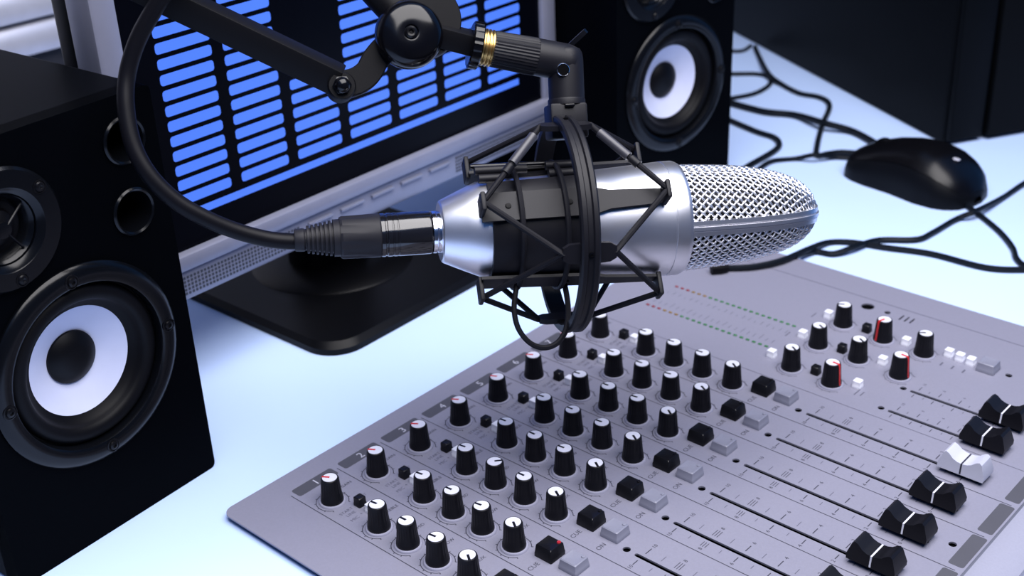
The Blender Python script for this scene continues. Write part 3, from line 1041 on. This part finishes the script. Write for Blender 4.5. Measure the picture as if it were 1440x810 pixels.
# hook plates on the outer ring
hookL, hookR = [], []
for a in NODE:
    t = math.radians(a)
    nrm = Vector((0, math.sin(t), math.cos(t)))
    tan = Vector((0, math.cos(t), -math.sin(t)))
    rho = RR - 0.0022
    TM_ = Matrix(((1, tan.x, nrm.x, LR), (0, tan.y, nrm.y, nrm.y * rho), (0, tan.z, nrm.z, nrm.z * rho), (0, 0, 0, 1)))
    hp_ = MB().prism([(-0.0118, -0.0026), (-0.009, -0.0042), (0, -0.0048), (0.009, -0.0042), (0.0118, -0.0026), (0.0118, 0.0026), (0.009, 0.0042), (0, 0.0048), (-0.009, 0.0042), (-0.0118, 0.0026)], -0.0012, 0.0012, TM_).build('hook_plate', 'mount_black', sm)
    hookL.append(Vector((LR - 0.0116, 0, 0)) + nrm * (rho + 0.0002))
    hookR.append(Vector((LR + 0.0116, 0, 0)) + nrm * (rho + 0.0002))
    RM = basis(Vector((LR, 0, 0)) + nrm * (RR + 0.0010), nrm, (1, 0, 0))
    MB().lathe([(0.0013, 0), (0.0013, 0.0008), (0.0006, 0.0009), (0.0005, 0.0004), (0, 0.0004)], 12, RM).build('rivet', 'mount_gloss', hp_)
for tabs, hooks in ((tabL, hookL), (tabR, hookR)):
    seq = []
    for i in range(4):
        seq += [hooks[i], tabs[i]]
    # order: hook -16, tab 21, hook 74, tab 111, ...
    fine = []
    for i in range(8):
        A, B = seq[i], seq[(i + 1) % 8]
        for t in (0.0, 0.04, 0.2, 0.5, 0.8, 0.96):
            fine.append(A.lerp(B, t))
    ec = MB().tube(fine, 0.00135, 9, closed=True).build('elastic_cord', 'cord_black', sm)
    for A, B, t0_, t1_ in ((seq[2], seq[1], 0.12, 0.50),):
        MB().tube([A.lerp(B, t0_), A.lerp(B, t1_)], 0.0022, 12).build('cord_sleeve', 'sleeve_grey', ec)
        MB().tube([A.lerp(B, t1_ + 0.03), A.lerp(B, t1_ + 0.13)], 0.0021, 12).build('cord_sleeve', 'mount_black', ec)
# thin retaining bands and hanging loop
for x in (719, 779):
    l = lx(x)
    r = ra + (rb - ra) * (l - la) / (lb_ - la) + 0.0052
    MB().tube([pol(l, r, 360 * i / 48) for i in range(48)], 0.0013, 8, closed=True).build('retaining_band', 'cord_black', sm)
lpth = [(729, 390, 0.004), (726, 405, 0.010), (723, 435, 0.013), (729, 462, 0.014), (745, 482, 0.014), (765, 489, 0.014), (784, 482, 0.014), (796, 463, 0.013), (799, 435, 0.011), (795, 405, 0.008), (789, 388, 0.002)]
MB().tube(smooth_path([mic_px(x, y, d) for x, y, d in lpth], 6), 0.0013, 8).build('cord_loop', 'cord_black', sm)

# swivel head above the ring
def seg_axis(p0, p1):
    return basis(p0, p1 - p0, (0, 0, 1))
px_m = 0.588 / F_PX
s0, s1 = mic_px(692, 68.5), mic_px(756, 80.5)
L01 = (s1 - s0).length
def ribs(k, i):
    return (1.0 if i % 2 == 0 else 0.955) if k in (2, 3) else 1.0
MB().lathe([(0, 0), (24.5 * px_m, 0), (25.2 * px_m, 0.0008), (26.6 * px_m, L01 - 0.0016), (25.5 * px_m, L01 - 0.0003), (0, L01)], 72, seg_axis(s0, s1), ribs).build('ribbed_sleeve', 'mount_black', sm, sharp=20)
e0, e1, e2, e3 = mic_px(754, 80), mic_px(812, 91), mic_px(794, 66), mic_px(797, 141)
def domed(mb, a, b, r, both=False):
    L_ = (b - a).length
    pr = [(0, 0), (r, 0)] if not both else [(0, 0), (r * 0.60, 0.0002), (r * 0.84, 0.0012), (r * 0.96, 0.0030), (r, 0.0060)]
    pr += [(r, L_ - 0.0055), (r * 0.93, L_ - 0.0028), (r * 0.75, L_ - 0.0010), (r * 0.4, L_ - 0.0001), (0, L_)] if not both else [(r, L_), (0, L_)]
    mb.lathe(pr, 44, seg_axis(a, b))
eb = MB()
domed(eb, e0, e1, 26.2 * px_m)
domed(eb, e2, e3, 25.2 * px_m, True)
eb.build('swivel_elbow', 'mount_black', sm)
k0, k1 = mic_px(796.5, 139), mic_px(797, 148)
MB().lathe([(0, 0), (25.6 * px_m, 0), (26.4 * px_m, 0.0006), (26.4 * px_m, (k1 - k0).length), (0, (k1 - k0).length)], 36, seg_axis(k0, k1)).build('swivel_collar', 'mount_black', sm)
cb = mic_px(796, 171)
MB().rbox((cb.x, cb.y, 0.0), (0.0172, 0.0160, 0.0150), 0.0012).build('mount_block', 'mount_black', sm)
ph = mic_px(792, 98, 26 * px_m)
ho = MB().lathe([(8.9 * px_m, -0.0016), (8.9 * px_m, 0.0006), (8.2 * px_m, 0.0008), (7.8 * px_m, -0.0010)], 24, Matrix.Translation(ph + Vector((0, 0, -0.0004)))).build('pivot_socket', 'chrome', sm)
MB().lathe([(7.9 * px_m, -0.0016), (7.9 * px_m, 0.0002), (0, 0.0002)], 20, Matrix.Translation(ph)).build('socket_shade_disc', 'hole_shade', ho)  # flat dark disc, recess shade put into its colour
MB().rbox((0, 0, 0), (0.0045, 0.0014, 0.0022), 0.0004, Matrix.Translation(mic_px(801, 148, 25 * px_m))).build('lock_slot', 'mount_gloss', sm)
w0, w1 = mic_px(797, 68, -0.004), mic_px(824, 43, -0.004)
wm = basis(w0, w1 - w0, (0, 0, 1))
wl = (w1 - w0).length
MB().prism([(-0.0018, 0), (0.0018, 0), (0.0026, wl * 0.55), (0.0024, wl * 0.9), (0.0012, wl), (-0.0012, wl), (-0.0024, wl * 0.9), (-0.0026, wl * 0.55)], -0.0011, 0.0011, wm @ Matrix(((0, 0, 1, 0), (1, 0, 0, 0), (0, 1, 0, 0), (0, 0, 0, 1)))).build('lock_lever', 'mount_gloss', sm)

# ---- boom arm
ba = frame_thing('boom_arm', 'black boom arm with round tension knob and brass thread above the monitor picture', 'boom arm')
up_l = FMI.to_3x3() @ Vector((0, 0, 1))
p0, p1 = mic_px(482, 119, 0.002), mic_px(250, 8, 0.002)
p2 = p1 + (p1 - p0) * 2.6
d = (p0 - p2).normalized()
side = d.cross(up_l).normalized()
upv = side.cross(d).normalized()
AM = Matrix(((d.x, side.x, upv.x, p2.x), (d.y, side.y, upv.y, p2.y), (d.z, side.z, upv.z, p2.z), (0, 0, 0, 1)))
al = (p0 - p2).length
MB().rbox((al / 2 - 0.002, 0, 0.001), (al, 0.0120, 0.0120), 0.0007, AM).build('arm_tube', 'arm_black', ba)
# pivot bolt with cheek plate
vdl = Vector((0, 0, 1))
bc = mic_px(481, 120, 0.010)
MB().lathe([(0.0062, -0.016), (0.0062, -0.0015), (0.0056, -0.0006), (0, -0.0006)], 32, Matrix.Translation(bc)).build('pivot_cheek', 'arm_black', ba)
bt = MB().lathe([(0.0042, -0.0006), (0.0042, 0.0014), (0.0036, 0.0018), (0.0034, 0.0018)], 6, Matrix.Translation(bc))
bt.lathe([(0.0036, 0.0014), (0.0030, 0.0034), (0.0016, 0.0044), (0, 0.0046)], 20, Matrix.Translation(bc))
bt.build('pivot_bolt', 'mount_gloss', ba)
# curved link from the pivot to the tension knob
lp_ = smooth_path([mic_px(x, y, 0.003) for x, y in ((478, 120), (500, 115), (517, 103), (528, 84), (545, 66), (575, 50))], 5)
hw = [0.0056, 0.0056, 0.0056, 0.0058, 0.0062, 0.0062]
MB().sweep(lp_, [(-0.0030, -0.0060), (0.0030, -0.0060), (0.0036, -0.0054), (0.0036, 0.0054), (0.0030, 0.0060), (-0.0030, 0.0060), (-0.0036, 0.0054), (-0.0036, -0.0054)], lambda i: vdl).build('curved_link', 'arm_black', ba)
kc_ = mic_px(576, 48, 0.012)
kr = 47.5 * (0.583 - 0.012) / F_PX
kn = MB().lathe([(kr * 0.8, -0.006), (kr * 0.98, -0.0055), (kr, -0.003), (kr * 0.985, 0.0), (kr * 0.94, 0.0020), (kr * 0.84, 0.0040), (kr * 0.70, 0.0052), (kr * 0.50, 0.0060), (kr * 0.26, 0.0063), (kr * 0.22, 0.0062), (kr * 0.21, 0.0048), (0, 0.0048)], 64, Matrix.Translation(kc_)).build('tension_knob', 'mount_gloss', ba)
MB().lathe([(kr * 0.18, 0.0046), (kr * 0.18, 0.0062), (kr * 0.12, 0.0070), (kr * 0.07, 0.0068), (kr * 0.05, 0.0056), (0, 0.0056)], 20, Matrix.Translation(kc_)).build('knob_screw', 'screw', kn)
kb2 = mic_px(594, 30, -0.004)
MB().lathe([(0, -0.006), (0.0165, -0.006), (0.0170, -0.005), (0.0170, 0.005), (0.0165, 0.006), (0, 0.006)], 48, Matrix.Translation(kb2)).build('joint_disc', 'arm_black', ba)
# upper stub leaving the joint out of the top
u0, u1 = mic_px(572, 34, -0.004), mic_px(484, -62, -0.004)
u1 = u0 + (u1 - u0) * 7.0
MB().tube([u0, u1], 0.0075, 16).build('upper_stub', 'arm_black', ba)
# right bracket, nut and brass thread
b0, b1 = mic_px(600, 44, 0.0), mic_px(664, 61, 0.0)
d = (b1 - b0).normalized()
side = d.cross(up_l).normalized()
upv = side.cross(d).normalized()
BM = Matrix(((d.x, side.x, upv.x, b0.x), (d.y, side.y, upv.y, b0.y), (d.z, side.z, upv.z, b0.z), (0, 0, 0, 1)))
bl_ = (b1 - b0).length
MB().rbox((bl_ / 2, 0, 0), (bl_, 0.0110, 0.0095), 0.0006, BM).build('thread_bracket', 'arm_black', ba)
def knurl(k, i):
    return (1.0 if (i + (k - 2)) % 3 else 0.955) if k in (2, 3) else 1.0
n0, n1 = mic_px(661, 62.5), mic_px(676, 65.5)
nl = (n1 - n0).length
MB().lathe([(0, 0), (30 * px_m, 0), (33 * px_m, 0.0006), (33 * px_m, nl - 0.0006), (30 * px_m, nl), (0, nl)], 72, seg_axis(n0, n1), knurl).build('knurled_nut', 'mount_gloss', ba, sharp=15)
t0_, t1_ = mic_px(675, 65.3), mic_px(694, 69)
tl = (t1_ - t0_).length
tp = [(0, 0), (24.5 * px_m, 0)]
for k in range(3):
    z = tl * (0.2 + 0.25 * k)
    tp += [(24.6 * px_m, z), (26.0 * px_m, z + tl * 0.04), (26.0 * px_m, z + tl * 0.14), (24.2 * px_m, z + tl * 0.18)]
tp += [(24.2 * px_m, tl), (0, tl)]
MB().lathe(tp, 48, seg_axis(t0_, t1_)).build('brass_thread', 'brass', ba)

# ================================================================ MOUSE
ms = thing('computer_mouse', 'glossy black computer mouse on the desk beyond the microphone head', 'mouse', (0.0385, 0.5395, 0.0), math.radians(-9))
# local: -x is the button end, +x the palm end
L, Wm, Hm = 0.104, 0.060, 0.035
def lerp_tab(t, tab):
    for (a, p), (b, q) in zip(tab, tab[1:]):
        if t <= b:
            return p + (q - p) * (t - a) / (b - a)
    return tab[-1][1]
def mouse_sec(t, lift=0.0):
    """t 0..1 from the front to the palm: half width, height."""
    w = lerp_tab(t, ((0, .0175), (.04, .0235), (.12, .0270), (.25, .0285), (.45, .0280), (.68, .0305), (.82, .0290), (.91, .0245), (.965, .0175), (.99, .0095), (1, .0045)))
    h = lerp_tab(t, ((0, .0120), (.04, .0165), (.12, .0210), (.28, .0275), (.45, .0320), (.60, .0330), (.74, .0305), (.86, .0240), (.94, .0165), (.98, .0090), (1, .0045)))
    return w, h
NS, NA = 28, 20
def mouse_shell(mb, a_lo, a_hi, grow=0.0, t0=0.0, t1=1.0):
    vs, fs = [], []
    for i in range(NS + 1):
        t = t0 + (t1 - t0) * i / NS
        tt = min(0.9995, max(0.0005, t))
        w, h = mouse_sec(tt)
        for k in range(NA + 1):
            a = a_lo + (a_hi - a_lo) * k / NA
            c, s = math.cos(a), math.sin(a)
            vs.append(((tt - 0.5) * L, (w + grow) * math.copysign(abs(c) ** 0.75, c), 0.002 + (h + grow) * max(0, s) ** 0.85))
    n = NA + 1
    for i in range(NS):
        for k in range(NA):
            fs.append((i * n + k, i * n + k + 1, (i + 1) * n + k + 1, (i + 1) * n + k))
    mb.add(vs, fs)
    return vs
bm_ = MB()
mouse_shell(bm_, 0, PI)
ol = []
for i in range(NS + 1):
    t = min(0.9995, max(0.0005, i / NS))
    w, h = mouse_sec(t)
    ol.append(((t - 0.5) * L, w))
ol = ol + [(x, -y) for x, y in ol[::-1]]
bm_.prism(ol, 0.0, 0.0022)
MBODY = bm_.build('shell', 'mouse_side', ms, sharp=40)
tp_ = MB()
mouse_shell(tp_, math.radians(38), math.radians(142), 0.0006, 0.03, 0.985)
tp_.build('top_cover', 'mouse_black', ms, sharp=40)
wz_ = mouse_sec(0.2)[1]
MB().lathe([(0, -0.003), (0.0085, -0.003), (0.009, -0.002), (0.009, 0.002), (0.0085, 0.003), (0, 0.003)], 24, basis((-0.030, 0, wz_ - 0.004), (0, 1, 0))).build('scroll_wheel', 'rubber', ms)
MB().rbox((0.030, -0.002, mouse_sec(0.79)[1] + 0.0022), (0.009, 0.0035, 0.0012), 0.0004, None, 1).build('badge', 'mark_grey', ms)

# ================================================================ BLACK CASE
ca = thing('equipment_case', 'large plain black case standing behind the mouse', 'case', (0.0168, 0.6291, 0.0), math.atan2(0.871, 0.491))
# local x along the visible end face, local y along the long face going back
MB().rbox((0.13, 0.24, 0.215), (0.26, 0.48, 0.43), 0.003).build('body', 'case_black', ca)
MB().rbox((0.0175, -0.002, 0.215), (0.031, 0.008, 0.424), 0.002).build('end_post', 'case_black', ca)
MB().rbox((0.147, -0.003, 0.215), (0.222, 0.010, 0.424), 0.002).build('end_panel', 'case_panel', ca)

# ================================================================ CABLES ON THE DESK
def desk_cable(label, pix, r, group=None, name='cable', pre=(), post=()):
    P = [Vector((x, y, r)) for x, y in pre] + [at_z(q[0], q[1], (q[2] if len(q) > 2 else 0) + r) for q in pix] + [Vector((x, y, r)) for x, y in post]
    return tag(MB().tube(smooth_path(P, 8), r, 8).build(name, 'thin_cable', None), label, 'cable', group)
pc = thing('plug_cable', 'black cable whose small plug lies on the console top edge, running to the right', 'cable', tuple(at_z(1010, 377, PZ)))
po = at_z(1010, 377, PZ)
r = 0.0021
cpx = [(1022, 377, PZ), (1060, 375, PZ + 0.0003), (1100, 366, PZ + 0.0008), (1138, 350, 0.0035), (1165, 341, 0), (1200, 341, 0), (1245, 348, 0), (1310, 357, 0), (1385, 376, 0), (1440, 379, 0), (1500, 376, 0)]
MB().tube(smooth_path([at_z(x, y, z + r) for x, y, z in cpx], 8), r, 8).build('cable', 'thin_cable', pc, po)
a, b = at_z(1000, 378, PZ + 0.0036), at_z(1024, 377, PZ + 0.0030)
MB().lathe([(0, 0), (0.0036, 0), (0.0036, (b - a).length * 0.6), (0.0024, (b - a).length), (0, (b - a).length)], 16, basis(a, b - a)).build('plug', 'rubber', pc, po)
desk_cable('black cable crossing the mouse lead right of the microphone and running toward the case side', [(1118, 360, 0.0042), (1145, 354), (1172, 357), (1200, 348, 0.002), (1235, 338), (1288, 337), (1312, 327), (1345, 308), (1372, 297, 0.004), (1410, 278), (1440, 258), (1480, 235)], 0.0021)
desk_cable('black lead coming from under the palm end of the mouse', [(1335, 272), (1352, 285), (1372, 298), (1405, 325), (1424, 348), (1430, 364), (1444, 374), (1480, 378)], 0.0019)
desk_cable('thick black cable running from behind the speaker to the back of the mouse', [(1005, 141), (1026, 144.5), (1075, 157), (1119, 162), (1158, 173, 0.004), (1200, 185), (1238, 206)], 0.0030, pre=((-0.32, 0.50), (-0.27, 0.535)))
desk_cable('black cable looping along the foot of the black case and back to the mouse', [(1062, 66), (1066, 76), (1081, 104, 0.003), (1100, 119), (1124, 131), (1150, 136), (1164, 143), (1166, 153), (1157, 174), (1150, 200), (1149, 218), (1165, 216), (1184, 214), (1212, 216)], 0.0023)
desk_cable('thin black cable making a hairpin beside the speaker', [(1005, 103), (1029, 104), (1064, 104), (1081, 109), (1082, 119), (1062, 131), (1029, 138), (1008, 140)], 0.0020, pre=((-0.36, 0.53), (-0.33, 0.575)), post=((-0.30, 0.55), (-0.36, 0.51)))
desk_cable('black cable bent sharply behind the microphone mesh', [(1005, 160), (1026, 169), (1064, 185), (1088, 193), (1096, 203), (1086, 214), (1053, 233), (1030, 248)], 0.0024, pre=((-0.30, 0.47), (-0.245, 0.515)), post=((-0.083, 0.478),))
desk_cable('black mouse lead leaving the button end of the mouse', [(1040, 256), (1058, 246), (1072, 234), (1088, 226), (1119, 223), (1146, 218, 0.0046), (1175, 221), (1210, 223)], 0.0020)
desk_cable('short black cable end at the foot of the case behind the speaker', [(1006, 70), (1028, 72), (1045, 71), (1056, 64)], 0.0018, pre=((-0.43, 0.60), (-0.40, 0.645)))
